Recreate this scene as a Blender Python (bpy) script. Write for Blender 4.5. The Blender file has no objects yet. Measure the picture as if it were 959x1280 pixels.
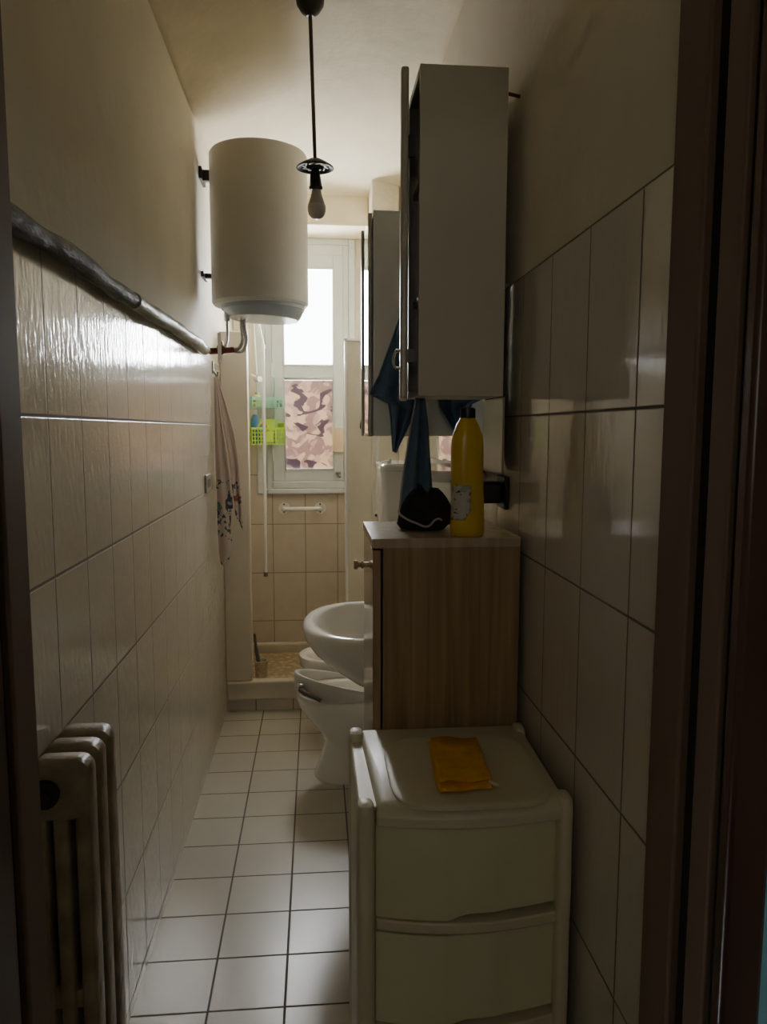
import bpy, bmesh, math, random
from mathutils import Vector, Matrix, Euler
random.seed(7)
S = bpy.context.scene
COL = S.collection
PI = math.pi

# ------------------------------------------------------------------ materials
def newmat(name):
    m = bpy.data.materials.new(name); m.use_nodes = True
    nt = m.node_tree; nt.nodes.clear()
    out = nt.nodes.new('ShaderNodeOutputMaterial')
    b = nt.nodes.new('ShaderNodeBsdfPrincipled')
    nt.links.new(b.outputs[0], out.inputs[0])
    return m, nt, b, out

def N(nt, t, **kw):
    n = nt.nodes.new(t)
    for k, v in kw.items():
        if k.startswith('i_'):
            key = k[2:]
            n.inputs[int(key) if key.isdigit() else key].default_value = v
        else:
            setattr(n, k, v)
    return n

def math_n(nt, op, a, b=None):
    n = nt.nodes.new('ShaderNodeMath'); n.operation = op
    for i, x in enumerate((a, b)):
        if x is None: continue
        if isinstance(x, (int, float)): n.inputs[i].default_value = x
        else: nt.links.new(x, n.inputs[i])
    return n.outputs[0]

def c4(c): return (c[0], c[1], c[2], 1)

def mat(name, col, rough=.5, metal=0, var=.08, scale=8, bump=0, bscale=60, spec=.5, stretch=(1, 1, 1), col2=None):
    """plain surface with a little procedural variation"""
    m, nt, b, out = newmat(name)
    tc = N(nt, 'ShaderNodeTexCoord'); mp = N(nt, 'ShaderNodeMapping')
    mp.inputs['Scale'].default_value = stretch
    nt.links.new(tc.outputs['Object'], mp.inputs[0])
    no = N(nt, 'ShaderNodeTexNoise'); no.inputs['Scale'].default_value = scale; no.inputs['Detail'].default_value = 5
    nt.links.new(mp.outputs[0], no.inputs[0])
    r = N(nt, 'ShaderNodeValToRGB')
    a = [max(0, x * (1 - var)) for x in col]; z = [min(1, x * (1 + var)) for x in col] if col2 is None else col2
    r.color_ramp.elements[0].position = .35; r.color_ramp.elements[1].position = .65
    r.color_ramp.elements[0].color = c4(a if col2 is None else col); r.color_ramp.elements[1].color = c4(z)
    nt.links.new(no.outputs[0], r.inputs[0]); nt.links.new(r.outputs[0], b.inputs['Base Color'])
    b.inputs['Roughness'].default_value = rough; b.inputs['Metallic'].default_value = metal
    b.inputs['Specular IOR Level'].default_value = spec
    if bump:
        n2 = N(nt, 'ShaderNodeTexNoise'); n2.inputs['Scale'].default_value = bscale; n2.inputs['Detail'].default_value = 4
        nt.links.new(mp.outputs[0], n2.inputs[0])
        bp = N(nt, 'ShaderNodeBump'); bp.inputs['Strength'].default_value = bump; bp.inputs['Distance'].default_value = .01
        nt.links.new(n2.outputs[0], bp.inputs['Height']); nt.links.new(bp.outputs[0], b.inputs['Normal'])
    return m

def tile_mat(name, u, v, su, sv, ou, ov, col, col2, grout, gw=.003, rough=.12, glaze=.12, gscale=(40, 40, 40), mott=6, voff=None, spec=.5):
    """grid of tiles laid out in world metres, grooves bumped in"""
    m, nt, b, out = newmat(name)
    g = N(nt, 'ShaderNodeNewGeometry'); sp = N(nt, 'ShaderNodeSeparateXYZ')
    nt.links.new(g.outputs['Position'], sp.inputs[0])
    def cell(ax, s, o):
        t = math_n(nt, 'DIVIDE', math_n(nt, 'SUBTRACT', sp.outputs[ax], o), s)
        f = math_n(nt, 'FRACT', t)
        d = math_n(nt, 'MULTIPLY', math_n(nt, 'SUBTRACT', .5, math_n(nt, 'ABSOLUTE', math_n(nt, 'SUBTRACT', f, .5))), s)
        return d, math_n(nt, 'FLOOR', t)
    du, iu = cell(u, su, ou); dv, iv = cell(v, sv, ov)
    d = math_n(nt, 'MINIMUM', du, dv)
    mr = N(nt, 'ShaderNodeMapRange'); mr.interpolation_type = 'SMOOTHSTEP'
    mr.inputs['From Min'].default_value = gw * .35; mr.inputs['From Max'].default_value = gw * .9
    nt.links.new(d, mr.inputs[0])
    cmb = N(nt, 'ShaderNodeCombineXYZ'); nt.links.new(iu, cmb.inputs[0]); nt.links.new(iv, cmb.inputs[1])
    wn = N(nt, 'ShaderNodeTexWhiteNoise'); wn.noise_dimensions = '3D'; nt.links.new(cmb.outputs[0], wn.inputs[0])
    no = N(nt, 'ShaderNodeTexNoise'); no.inputs['Scale'].default_value = mott; no.inputs['Detail'].default_value = 6
    nt.links.new(g.outputs['Position'], no.inputs[0])
    f = math_n(nt, 'ADD', math_n(nt, 'MULTIPLY', no.outputs[0], .8), math_n(nt, 'MULTIPLY', wn.outputs[0], .25))
    mx = N(nt, 'ShaderNodeMix'); mx.data_type = 'RGBA'
    mx.inputs[6].default_value = c4(col); mx.inputs[7].default_value = c4(col2); nt.links.new(f, mx.inputs[0])
    m2 = N(nt, 'ShaderNodeMix'); m2.data_type = 'RGBA'; m2.inputs[6].default_value = c4(grout)
    nt.links.new(mr.outputs[0], m2.inputs[0]); nt.links.new(mx.outputs[2], m2.inputs[7])
    nt.links.new(m2.outputs[2], b.inputs['Base Color'])
    rr = N(nt, 'ShaderNodeMapRange'); rr.inputs['To Min'].default_value = .7; rr.inputs['To Max'].default_value = rough
    nt.links.new(mr.outputs[0], rr.inputs[0]); nt.links.new(rr.outputs[0], b.inputs['Roughness'])
    b.inputs['Specular IOR Level'].default_value = spec
    mp = N(nt, 'ShaderNodeMapping'); mp.inputs['Scale'].default_value = gscale
    nt.links.new(g.outputs['Position'], mp.inputs[0])
    n2 = N(nt, 'ShaderNodeTexNoise'); n2.inputs['Scale'].default_value = 1; n2.inputs['Detail'].default_value = 2
    nt.links.new(mp.outputs[0], n2.inputs[0])
    bp0 = N(nt, 'ShaderNodeBump'); bp0.inputs['Strength'].default_value = glaze; bp0.inputs['Distance'].default_value = .004
    nt.links.new(n2.outputs[0], bp0.inputs['Height'])
    bp = N(nt, 'ShaderNodeBump'); bp.inputs['Strength'].default_value = .5; bp.inputs['Distance'].default_value = .002
    nt.links.new(mr.outputs[0], bp.inputs['Height']); nt.links.new(bp0.outputs[0], bp.inputs['Normal'])
    nt.links.new(bp.outputs[0], b.inputs['Normal'])
    return m

CREAM = (.70, .65, .525)
m_paint = mat('cream_paint', CREAM, .75, var=.05, scale=3, bump=.25, bscale=25, spec=.25)
m_ceil = mat('ceiling_paint', (.77, .685, .51), .8, var=.06, scale=4, bump=.45, bscale=11, spec=.2)
m_panel = mat('beige_panel', (.62, .56, .46), .5, var=.04, scale=5, spec=.35)
m_tileL = tile_mat('left_wall_tile', 1, 2, .2, .3, 1.4412, 1.534, (.56, .52, .44), (.66, .62, .53), (.16, .13, .10), .0046, .12, .30, (30, 75, 24), 4, spec=1)
m_tileR = tile_mat('right_wall_tile', 1, 2, .2, .3, 1.035, 1.541, (.56, .52, .44), (.66, .62, .53), (.16, .13, .10), .0035, .09, .16, (30, 55, 14), 4, spec=.7)
m_tileB = tile_mat('shower_wall_tile', 0, 2, .2, .305, -.271, .929, (.58, .49, .38), (.72, .64, .52), (.30, .22, .15), .004, .2, .06, (30, 30, 30), 14)
m_floor = tile_mat('floor_tile', 0, 1, .2, .2, -.2937, 2.6467, (.43, .405, .34), (.52, .49, .42), (.12, .09, .07), .0045, .28, .05, (50, 50, 50), 5)
m_skirt = tile_mat('skirting_tile', 0, 2, .2, .5, -.335, -.2, (.55, .5, .42), (.65, .6, .5), (.2, .15, .1), .004, .2, .05, (30, 30, 30), 10)
m_white = mat('white_enamel', (.78, .77, .73), .35, var=.03)
m_heater = mat('heater_enamel', (.54, .525, .49), .42, var=.03, scale=3)
m_porc = mat('white_porcelain', (.80, .78, .72), .08, var=.02, spec=.6)
m_frame = mat('white_window_paint', (.63, .66, .64), .35, var=.05, scale=6)
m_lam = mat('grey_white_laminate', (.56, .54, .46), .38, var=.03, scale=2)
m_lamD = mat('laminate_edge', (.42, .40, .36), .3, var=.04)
m_dark = mat('dark_cavity', (.02, .022, .025), .7)
m_black = mat('black_plastic', (.012, .013, .014), .35)
m_iron = mat('dark_iron', (.05, .048, .045), .45, metal=.6)
m_chrome = mat('chrome', (.75, .75, .75), .12, metal=1, var=.02)
m_brass = mat('aged_brass', (.42, .30, .18), .28, metal=1, var=.1)
m_copper = mat('red_brown_valve', (.20, .05, .045), .35, metal=.4, var=.3, scale=60)
m_hose = mat('braided_hose', (.42, .42, .40), .35, metal=.8, var=.25, scale=200)
m_foil = mat('wrapped_pipe', (.085, .09, .08), .6, metal=.1, var=.45, scale=30, bump=.7, bscale=55, stretch=(1, .35, 1))
m_foil2 = mat('pale_wrapped_pipe', (.30, .32, .28), .42, metal=.1, var=.25, scale=22, bump=.6, bscale=40, stretch=(1, .35, 1))
m_plast = mat('off_white_plastic', (.62, .575, .42), .42, var=.03, scale=3, bump=.05, bscale=250)
m_drawer = mat('frosted_greenish_plastic', (.64, .63, .42), .32, var=.05, scale=4, spec=.4)
m_cloth = mat('ochre_cloth', (.75, .40, .04), .9, var=.12, scale=40, bump=.3, bscale=300, spec=.1)
m_navy = mat('navy_towel', (.12, .19, .30), .95, var=.12, scale=30, bump=.5, bscale=300, spec=.1)
m_pouch = mat('black_fabric', (.022, .024, .030), .85, var=.2, scale=30, bump=.3, bscale=200, spec=.2)
m_piping = mat('grey_piping', (.42, .42, .40), .7)
m_yellow = mat('yellow_plastic', (.66, .45, .02), .28, var=.03)
m_lime = mat('lime_plastic', (.50, .72, .06), .35, var=.05)
m_teal = mat('pale_teal_plastic', (.30, .55, .42), .35, var=.05)
m_blue = mat('blue_plastic', (.06, .20, .36), .35, var=.2)
m_sponge = mat('teal_sponge', (.10, .30, .33), .9, var=.2, scale=40)
m_syell = mat('yellow_plastic_rim', (.75, .62, .12), .5)
m_card = mat('beige_card', (.72, .56, .38), .7, var=.05)
m_grey = mat('grey_metal_plate', (.30, .28, .24), .4, metal=.5)
m_radi = mat('old_radiator_paint', (.29, .24, .165), .42, var=.25, scale=18, bump=.3, bscale=50)
m_brush = mat('beige_cup', (.55, .46, .34), .5, var=.2, scale=60)
m_bristle = mat('dark_brush_handle', (.14, .12, .09), .5)
m_jamb = mat('brown_jamb_paint', (.15, .098, .062), .62, var=.12, scale=6, stretch=(1, 1, .15))
m_jambD = mat('dark_reddish_wood', (.055, .022, .017), .28, var=.35, scale=10, stretch=(1, 1, .15))
m_rebate = mat('rebate_black', (.004, .003, .003), .8)  # near-black colour for the door rebates and the groove
m_hall = mat('light_blue_hall_paint', (.28, .66, .88), .7, var=.05)
m_hallf = mat('hall_floor', (.12, .10, .08), .6)
m_mirror = mat('mirror', (.82, .84, .83), .02, metal=1, var=.01)
m_bulb = mat('bulb_plastic', (.45, .43, .40), .45)
m_globe = mat('bulb_diffuser', (.62, .58, .55), .35)
m_seat = mat('grey_white_seat_plastic', (.60, .58, .52), .35, var=.03)

def wood_mat(name, a, b_, rough):
    m, nt, b, out = newmat(name)
    tc = N(nt, 'ShaderNodeTexCoord'); mp = N(nt, 'ShaderNodeMapping'); mp.inputs['Scale'].default_value = (30, 30, .9)
    nt.links.new(tc.outputs['Object'], mp.inputs[0])
    no = N(nt, 'ShaderNodeTexNoise'); no.inputs['Scale'].default_value = 1.6; no.inputs['Detail'].default_value = 7; no.inputs['Distortion'].default_value = .7
    nt.links.new(mp.outputs[0], no.inputs[0])
    r = N(nt, 'ShaderNodeValToRGB'); r.color_ramp.elements[0].position = .32; r.color_ramp.elements[1].position = .68
    r.color_ramp.elements[0].color = c4(a); r.color_ramp.elements[1].color = c4(b_)
    nt.links.new(no.outputs[0], r.inputs[0]); nt.links.new(r.outputs[0], b.inputs['Base Color'])
    b.inputs['Roughness'].default_value = rough
    return m
m_wood = wood_mat('wood_laminate', (.235, .16, .08), (.40, .285, .155), .32)
m_woodtop = wood_mat('wood_laminate_top', (.40, .31, .22), (.50, .41, .31), .25)
m_woodgloss = wood_mat('glossy_wood_door', (.30, .20, .12), (.42, .30, .19), .10)

def camo_mat():
    """printed camouflage film glued on the pane, light comes through it"""
    m, nt, b, out = newmat('camouflage_film')
    nt.nodes.remove(b)
    tc = N(nt, 'ShaderNodeTexCoord')
    def layer(scale, loc, stretch, lo):
        mp = N(nt, 'ShaderNodeMapping'); mp.inputs['Location'].default_value = loc; mp.inputs['Scale'].default_value = stretch
        nt.links.new(tc.outputs['Object'], mp.inputs[0])
        n = N(nt, 'ShaderNodeTexNoise'); n.inputs['Scale'].default_value = scale; n.inputs['Detail'].default_value = 1.6; n.inputs['Distortion'].default_value = 2.0
        nt.links.new(mp.outputs[0], n.inputs[0])
        return math_n(nt, 'GREATER_THAN', n.outputs[0], lo)
    base = (.46, .34, .30)
    cur = None
    for col, sc, loc, st, lo in (((.70, .55, .41), 5.2, (3.1, 0, .4), (1.1, 1, 1.0), .535), ((.57, .45, .39), 6.5, (1.3, 4, 7.7), (1.2, 1, .9), .60), ((.22, .165, .185), 6.5, (9.1, 2, 3.3), (.8, 1, 1.4), .585)):
        mx = N(nt, 'ShaderNodeMix'); mx.data_type = 'RGBA'
        nt.links.new(layer(sc, loc, st, lo), mx.inputs[0])
        if cur is None: mx.inputs[6].default_value = c4(base)
        else: nt.links.new(cur, mx.inputs[6])
        mx.inputs[7].default_value = c4(col); cur = mx.outputs[2]
    mul = N(nt, 'ShaderNodeMix'); mul.data_type = 'RGBA'; mul.blend_type = 'MULTIPLY'; mul.inputs[0].default_value = 1
    nt.links.new(cur, mul.inputs[6]); mul.inputs[7].default_value = (.29, .29, .29, 1)
    tr = N(nt, 'ShaderNodeBsdfTranslucent'); nt.links.new(mul.outputs[2], tr.inputs[0])
    df = N(nt, 'ShaderNodeBsdfDiffuse'); nt.links.new(cur, df.inputs[0])
    gl = N(nt, 'ShaderNodeBsdfGlossy'); gl.inputs['Roughness'].default_value = .15
    a = N(nt, 'ShaderNodeAddShader'); 
    ms0 = N(nt, 'ShaderNodeMixShader'); ms0.inputs[0].default_value = .25
    nt.links.new(tr.outputs[0], ms0.inputs[1]); nt.links.new(df.outputs[0], ms0.inputs[2])
    ms = N(nt, 'ShaderNodeMixShader'); ms.inputs[0].default_value = .04
    nt.links.new(ms0.outputs[0], ms.inputs[1]); nt.links.new(gl.outputs[0], ms.inputs[2])
    nt.links.new(ms.outputs[0], out.inputs[0])
    return m
m_camo = camo_mat()

def glass_mat():
    m, nt, b, out = newmat('window_glass'); nt.nodes.remove(b)
    t = N(nt, 'ShaderNodeBsdfTransparent'); g = N(nt, 'ShaderNodeBsdfGlossy'); g.inputs['Roughness'].default_value = .02
    ms = N(nt, 'ShaderNodeMixShader'); ms.inputs[0].default_value = .05
    nt.links.new(t.outputs[0], ms.inputs[1]); nt.links.new(g.outputs[0], ms.inputs[2]); nt.links.new(ms.outputs[0], out.inputs[0])
    return m
m_glass = glass_mat()

def floral_mat():
    """pale pinkish-grey towel cloth with flower clusters printed near the lower end"""
    m, nt, b, out = newmat('floral_towel')
    g = N(nt, 'ShaderNodeNewGeometry'); sp = N(nt, 'ShaderNodeSeparateXYZ'); nt.links.new(g.outputs['Position'], sp.inputs[0])
    def spots(scale, loc, thr):
        mp = N(nt, 'ShaderNodeMapping'); mp.inputs['Location'].default_value = loc; nt.links.new(g.outputs['Position'], mp.inputs[0])
        n = N(nt, 'ShaderNodeTexNoise'); n.inputs['Scale'].default_value = scale; n.inputs['Detail'].default_value = 2; n.inputs['Distortion'].default_value = 1
        nt.links.new(mp.outputs[0], n.inputs[0]); return math_n(nt, 'GREATER_THAN', n.outputs[0], thr)
    band = math_n(nt, 'MULTIPLY', math_n(nt, 'LESS_THAN', sp.outputs[2], 1.27), spots(7, (1, 2, 3), .47))
    cur = None
    for col, f in (((.10, .12, .17), spots(24, (5, 1, 2), .55)), ((.16, .28, .20), spots(22, (2, 7, 4), .60)), ((.42, .10, .10), spots(22, (8, 3, 9), .66))):
        mx = N(nt, 'ShaderNodeMix'); mx.data_type = 'RGBA'
        nt.links.new(math_n(nt, 'MULTIPLY', band, f), mx.inputs[0])
        if cur is None: mx.inputs[6].default_value = (.62, .52, .47, 1)
        else: nt.links.new(cur, mx.inputs[6])
        mx.inputs[7].default_value = c4(col); cur = mx.outputs[2]
    nt.links.new(cur, b.inputs['Base Color']); b.inputs['Roughness'].default_value = .95; b.inputs['Specular IOR Level'].default_value = .1
    n2 = N(nt, 'ShaderNodeTexNoise'); n2.inputs['Scale'].default_value = 300
    bp = N(nt, 'ShaderNodeBump'); bp.inputs['Strength'].default_value = .4; bp.inputs['Distance'].default_value = .003
    nt.links.new(n2.outputs[0], bp.inputs['Height']); nt.links.new(bp.outputs[0], b.inputs['Normal'])
    return m
m_floral = floral_mat()

def mosaic_mat():
    m, nt, b, out = newmat('tray_floor')
    g = N(nt, 'ShaderNodeNewGeometry')
    v = N(nt, 'ShaderNodeTexVoronoi'); v.inputs['Scale'].default_value = 26; nt.links.new(g.outputs['Position'], v.inputs[0])
    r = N(nt, 'ShaderNodeValToRGB'); r.color_ramp.elements[0].position = .2; r.color_ramp.elements[1].position = .55
    r.color_ramp.elements[0].color = (.62, .52, .32, 1); r.color_ramp.elements[1].color = (.38, .30, .17, 1)
    nt.links.new(v.outputs['Distance'], r.inputs[0]); nt.links.new(r.outputs[0], b.inputs['Base Color'])
    bp = N(nt, 'ShaderNodeBump'); bp.inputs['Strength'].default_value = .6; bp.inputs['Distance'].default_value = -.004
    nt.links.new(v.outputs['Distance'], bp.inputs['Height']); nt.links.new(bp.outputs[0], b.inputs['Normal'])
    b.inputs['Roughness'].default_value = .35
    return m
m_mosaic = mosaic_mat()

def label_mat():
    m, nt, b, out = newmat('printed_label')
    tc = N(nt, 'ShaderNodeTexCoord'); mp = N(nt, 'ShaderNodeMapping'); mp.inputs['Scale'].default_value = (1, 1, 1.6); nt.links.new(tc.outputs['Object'], mp.inputs[0])
    cur = None
    for col, sc, loc, thr in (((.35, .16, .12), 60, (1, 1, 1), .66), ((.03, .03, .04), 75, (4, 2, 8), .68), ((.34, .36, .32), 30, (7, 5, 2), .55)):
        n = N(nt, 'ShaderNodeTexNoise'); n.inputs['Scale'].default_value = sc; n.inputs['Detail'].default_value = 1
        mq = N(nt, 'ShaderNodeMapping'); mq.inputs['Location'].default_value = loc; nt.links.new(mp.outputs[0], mq.inputs[0]); nt.links.new(mq.outputs[0], n.inputs[0])
        mx = N(nt, 'ShaderNodeMix'); mx.data_type = 'RGBA'; nt.links.new(math_n(nt, 'GREATER_THAN', n.outputs[0], thr), mx.inputs[0])
        if cur is None: mx.inputs[6].default_value = (.52, .50, .42, 1)
        else: nt.links.new(cur, mx.inputs[6])
        mx.inputs[7].default_value = c4(col); cur = mx.outputs[2]
    nt.links.new(cur, b.inputs['Base Color']); b.inputs['Roughness'].default_value = .35
    return m
m_label = label_mat()

# ------------------------------------------------------------------ mesh builder
class MB:
    def __init__(s): s.bm = bmesh.new()
    def _mi(s, fs, mi):
        for f in fs: f.material_index = mi
    def box(s, x0, x1, y0, y1, z0, z1, mi=0, M=None):
        vs = [s.bm.verts.new(Vector((x, y, z))) for z in (z0, z1) for y in (y0, y1) for x in (x0, x1)]
        if M is not None:
            for v in vs: v.co = M @ v.co
        q = ((0, 2, 3, 1), (4, 5, 7, 6), (0, 1, 5, 4), (2, 6, 7, 3), (0, 4, 6, 2), (1, 3, 7, 5))
        s._mi([s.bm.faces.new([vs[i] for i in f]) for f in q], mi); return s
    def rings(s, rings, mi=0, cap0=True, cap1=True, closed=True):
        """skin a list of equal-length vertex rings"""
        vr = [[s.bm.verts.new(Vector(p)) for p in r] for r in rings]
        n = len(vr[0]); fs = []
        for a, b in zip(vr, vr[1:]):
            for i in range(n if closed else n - 1):
                j = (i + 1) % n
                fs.append(s.bm.faces.new((a[i], a[j], b[j], b[i])))
        if closed:
            if cap0: fs.append(s.bm.faces.new(vr[0][::-1]))
            if cap1: fs.append(s.bm.faces.new(vr[-1]))
        s._mi(fs, mi); return s
    def loft(s, secs, n=40, mi=0, e=2.0, cap0=True, cap1=True):
        """secs: (cx, cy, rx, ry, z) ellipses stacked in z"""
        R = []
        for sec in secs:
            cx, cy, rx, ry, z = sec[:5]; ee = sec[5] if len(sec) > 5 else e
            r = []
            for i in range(n):
                t = 2 * PI * i / n; c, q = math.cos(t), math.sin(t)
                r.append((cx + rx * math.copysign(abs(c) ** (2 / ee), c), cy + ry * math.copysign(abs(q) ** (2 / ee), q), z))
            R.append(r)
        return s.rings(R, mi, cap0, cap1)
    def tube(s, pts, r, n=10, mi=0, smooth=True):
        pts = [Vector(p) for p in pts]
        if smooth and len(pts) > 2:
            q = []
            for i in range(len(pts) - 1):
                p0 = pts[max(i - 1, 0)]; p1 = pts[i]; p2 = pts[i + 1]; p3 = pts[min(i + 2, len(pts) - 1)]
                for k in range(6):
                    t = k / 6
                    q.append(.5 * ((2 * p1) + (-p0 + p2) * t + (2 * p0 - 5 * p1 + 4 * p2 - p3) * t * t + (-p0 + 3 * p1 - 3 * p2 + p3) * t ** 3))
            q.append(pts[-1]); pts = q
        R = []; up = None
        for i, p in enumerate(pts):
            d = (pts[min(i + 1, len(pts) - 1)] - pts[max(i - 1, 0)]).normalized()
            if up is None:
                up = Vector((0, 0, 1)) if abs(d.z) < .9 else Vector((1, 0, 0))
            a = d.cross(up)
            if a.length < 1e-4: a = d.cross(Vector((0, 1, 0)))
            a.normalize(); up = a.cross(d).normalized()
            rr = r[i * (len(r) - 1) // (len(pts) - 1)] if isinstance(r, (list, tuple)) else r
            R.append([p + (a * math.cos(2 * PI * k / n) + up * math.sin(2 * PI * k / n)) * rr for k in range(n)])
        return s.rings(R, mi)
    def prism(s, poly, z0, z1, mi=0):
        return s.rings([[(x, y, z0) for x, y in poly], [(x, y, z1) for x, y in poly]], mi)
    def sheet(s, rows, mi=0):
        return s.rings(rows, mi, closed=False)
    def xf(s, M):
        bmesh.ops.transform(s.bm, matrix=M, verts=s.bm.verts); return s
    def build(s, name, m, parent=None, org=None, bevel=0, smooth=35, solid=0, sub=0, seg=2):
        bm = s.bm
        bmesh.ops.remove_doubles(bm, verts=bm.verts, dist=1e-6)
        bmesh.ops.recalc_face_normals(bm, faces=bm.faces)
        if org is None:
            org = parent['_org'] if parent is not None else None
            if org is None:
                xs = [v.co for v in bm.verts]
                org = (sum(v.x for v in xs) / len(xs), sum(v.y for v in xs) / len(xs), min(v.z for v in xs))
        org = Vector(org)
        for v in bm.verts: v.co -= org
        me = bpy.data.meshes.new(name); bm.to_mesh(me); bm.free()
        for mm in (m if isinstance(m, (list, tuple)) else [m]): me.materials.append(mm)
        if smooth:
            me.polygons.foreach_set('use_smooth', [True] * len(me.polygons))
            me.set_sharp_from_angle(angle=math.radians(smooth))
        o = bpy.data.objects.new(name, me); COL.objects.link(o)
        if parent is None: o.location = org
        else: o.parent = parent
        o['_org'] = list(org)
        if solid:
            md = o.modifiers.new('solid', 'SOLIDIFY'); md.thickness = solid; md.offset = 0
        if sub:
            md = o.modifiers.new('sub', 'SUBSURF'); md.levels = sub; md.render_levels = sub
        if bevel:
            md = o.modifiers.new('bevel', 'BEVEL'); md.width = bevel; md.segments = seg; md.limit_method = 'ANGLE'; md.angle_limit = math.radians(40)
            md.harden_normals = False
        return o

def box(name, x0, x1, y0, y1, z0, z1, m, parent=None, bevel=0, org=None, seg=2):
    return MB().box(x0, x1, y0, y1, z0, z1).build(name, m, parent, org, bevel=bevel, seg=seg)

def tag(o, label, cat, group=None):
    o['label'] = label; o['category'] = cat
    if group: o['group'] = group
    return o
def thing(name, org, label, cat, group=None):
    o = bpy.data.objects.new(name, None); COL.objects.link(o); o.location = org; o['_org'] = list(org)
    o.empty_display_size = .05
    return tag(o, label, cat, group)
def struct(o):
    o['kind'] = 'structure'; return o
def struct_empty(name, org):
    o = bpy.data.objects.new(name, None); COL.objects.link(o); o.location = org; o['_org'] = list(org)
    return struct(o)

# ------------------------------------------------------------------ room constants (metres, camera above the origin looking along +y)
XL, XR = -.4896, .449
YB = 4.67           # tiled wall under the window
TL, TR = 1.832, 1.842   # top of the wall tiles

# ------------------------------------------------------------------ setting
fl = MB(); fl.box(XL - .1, XR + .1, .56, 4.95, -.1, 0)
struct(fl.build('floor', m_floor, org=(0, 2.5, 0)))

w = MB(); w.box(XL - .25, XL, .9, 4.95, 0, TL, 0); w.box(XL - .25, XL - .004, .9, 4.95, TL, 3.1, 1)
struct(w.build('wall_left', [m_tileL, m_paint]))
w = MB(); w.box(XR, XR + .25, .9, 4.95, 0, TR, 0); w.box(XR + .004, XR + .25, .9, 4.95, TR, 3.1, 1)
struct(w.build('wall_right', [m_tileR, m_paint]))

# end wall with the window opening
WX0, WX1, WZ0, WZ1 = -.345, .225, 1.118, 2.645
w = MB()
w.box(XL, WX0, YB, 4.95, 0, 1.84, 0); w.box(XL, WX0, YB, 4.95, 1.84, 3.1, 1)
w.box(WX1, XR, YB, 4.95, 0, 1.84, 0); w.box(WX1, XR, YB, 4.95, 1.84, 3.1, 1)
w.box(WX0, WX1, YB, 4.95, 0, WZ0, 0); w.box(WX0, WX1, YB, 4.95, WZ1, 3.1, 1)
struct(w.build('wall_back', [m_tileB, m_paint]))

# boxed-in lintel over the window, corner pilaster, shower partitions
struct(box('trim_1', XL, .302, 4.36, YB, 2.645, 3.05, m_ceil, bevel=.008))
struct(box('trim_2', .302, XR, 4.12, YB, .165, 3.05, m_paint, bevel=.006))
struct(box('wall_shower_left', XL, -.352, 3.985, 4.07, .166, 2.01, m_panel, bevel=.004))
pr = MB(); pr.box(.170, .302, 4.14, 4.22, .166, 1.985, 0); pr = pr.build('wall_shower_right', m_paint); struct(pr)
e = MB(); e.box(.158, .170, 4.128, 4.225, .166, 1.997); e.box(.158, .302, 4.128, 4.225, 1.985, 1.997)
e.build('edge_trim', m_white, pr, bevel=.002)

# ceiling: shallow vault that flattens towards the walls and the window end
g = MB(); rows = []
nx, ny = 24, 48
def ceil_z(x, y):
    u = (x + .02) / .469
    side = 1 - u * u
    a = 1
    if y > 3.5: a = 1 - ((y - 3.5) / .95) ** 2
    return 2.79 + .10 * max(0, min(side, 1)) * max(0, a)
y0, y1 = .9, 4.5
for j in range(ny + 1):
    y = y0 + (y1 - y0) * j / ny
    rows.append([(XL - .02 + (XR - XL + .04) * i / nx, y, ceil_z(XL - .02 + (XR - XL + .04) * i / nx, y)) for i in range(nx + 1)])
g.sheet(rows)
c = g.build('ceiling', m_ceil, org=(0, 2.5, 2.79), smooth=60, solid=0)
md = c.modifiers.new('solid', 'SOLIDIFY'); md.thickness = .05; md.offset = 1
struct(c)
c2 = box('ceiling_slab', XL - .25, XR + .25, .56, 4.95, 3.1, 3.2, m_paint); c2['kind'] = 'structure'; c2.name = 'ceiling.001'

# ---- wall with the doorway, frame of the door and the hall behind the camera
JL, JR = -.343, .430
w = MB()
w.box(XL - .25, JL - .035, .74, .90, 0, 3.1); w.box(JR + .035, XR + .25, .74, .90, 0, 3.1); w.box(JL - .035, JR + .035, .74, .90, 2.15, 3.1)
struct(w.build('wall_front', m_paint))
d = struct_empty('door_1', (0, .8, 0))
# right jamb: brown lining, black rebate, brown stop, dark groove, dark casing
box('jamb', JR, JR + .034, .834, .912, 0, 2.12, m_jamb, d, bevel=.004)
box('rebate', JR + .012, JR + .034, .796, .834, 0, 2.12, m_rebate, d)
box('door_stop', JR, JR + .034, .753, .796, 0, 2.12, m_jamb, d, bevel=.003)
box('groove', JR + .008, JR + .034, .739, .753, 0, 2.12, m_rebate, d)
box('casing', JR, JR + .047, .716, .739, 0, 2.16, m_jambD, d, bevel=.006)
# left jamb
box('jamb', JL - .034, JL, .86, .925, 0, 2.12, m_jamb, d, bevel=.004)
box('rebate', JL - .034, JL - .010, .835, .86, 0, 2.12, m_rebate, d)
box('door_stop', JL - .034, JL, .772, .835, 0, 2.12, m_jambD, d, bevel=.003)
box('casing', JL - .055, JL, .716, .772, 0, 2.16, m_jambD, d, bevel=.006)
box('head_jamb', JL - .034, JR + .034, .753, .912, 2.12, 2.15, m_jamb, d)
box('threshold', JL, JR, .74, .90, 0, .004, m_hallf, d)
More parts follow.
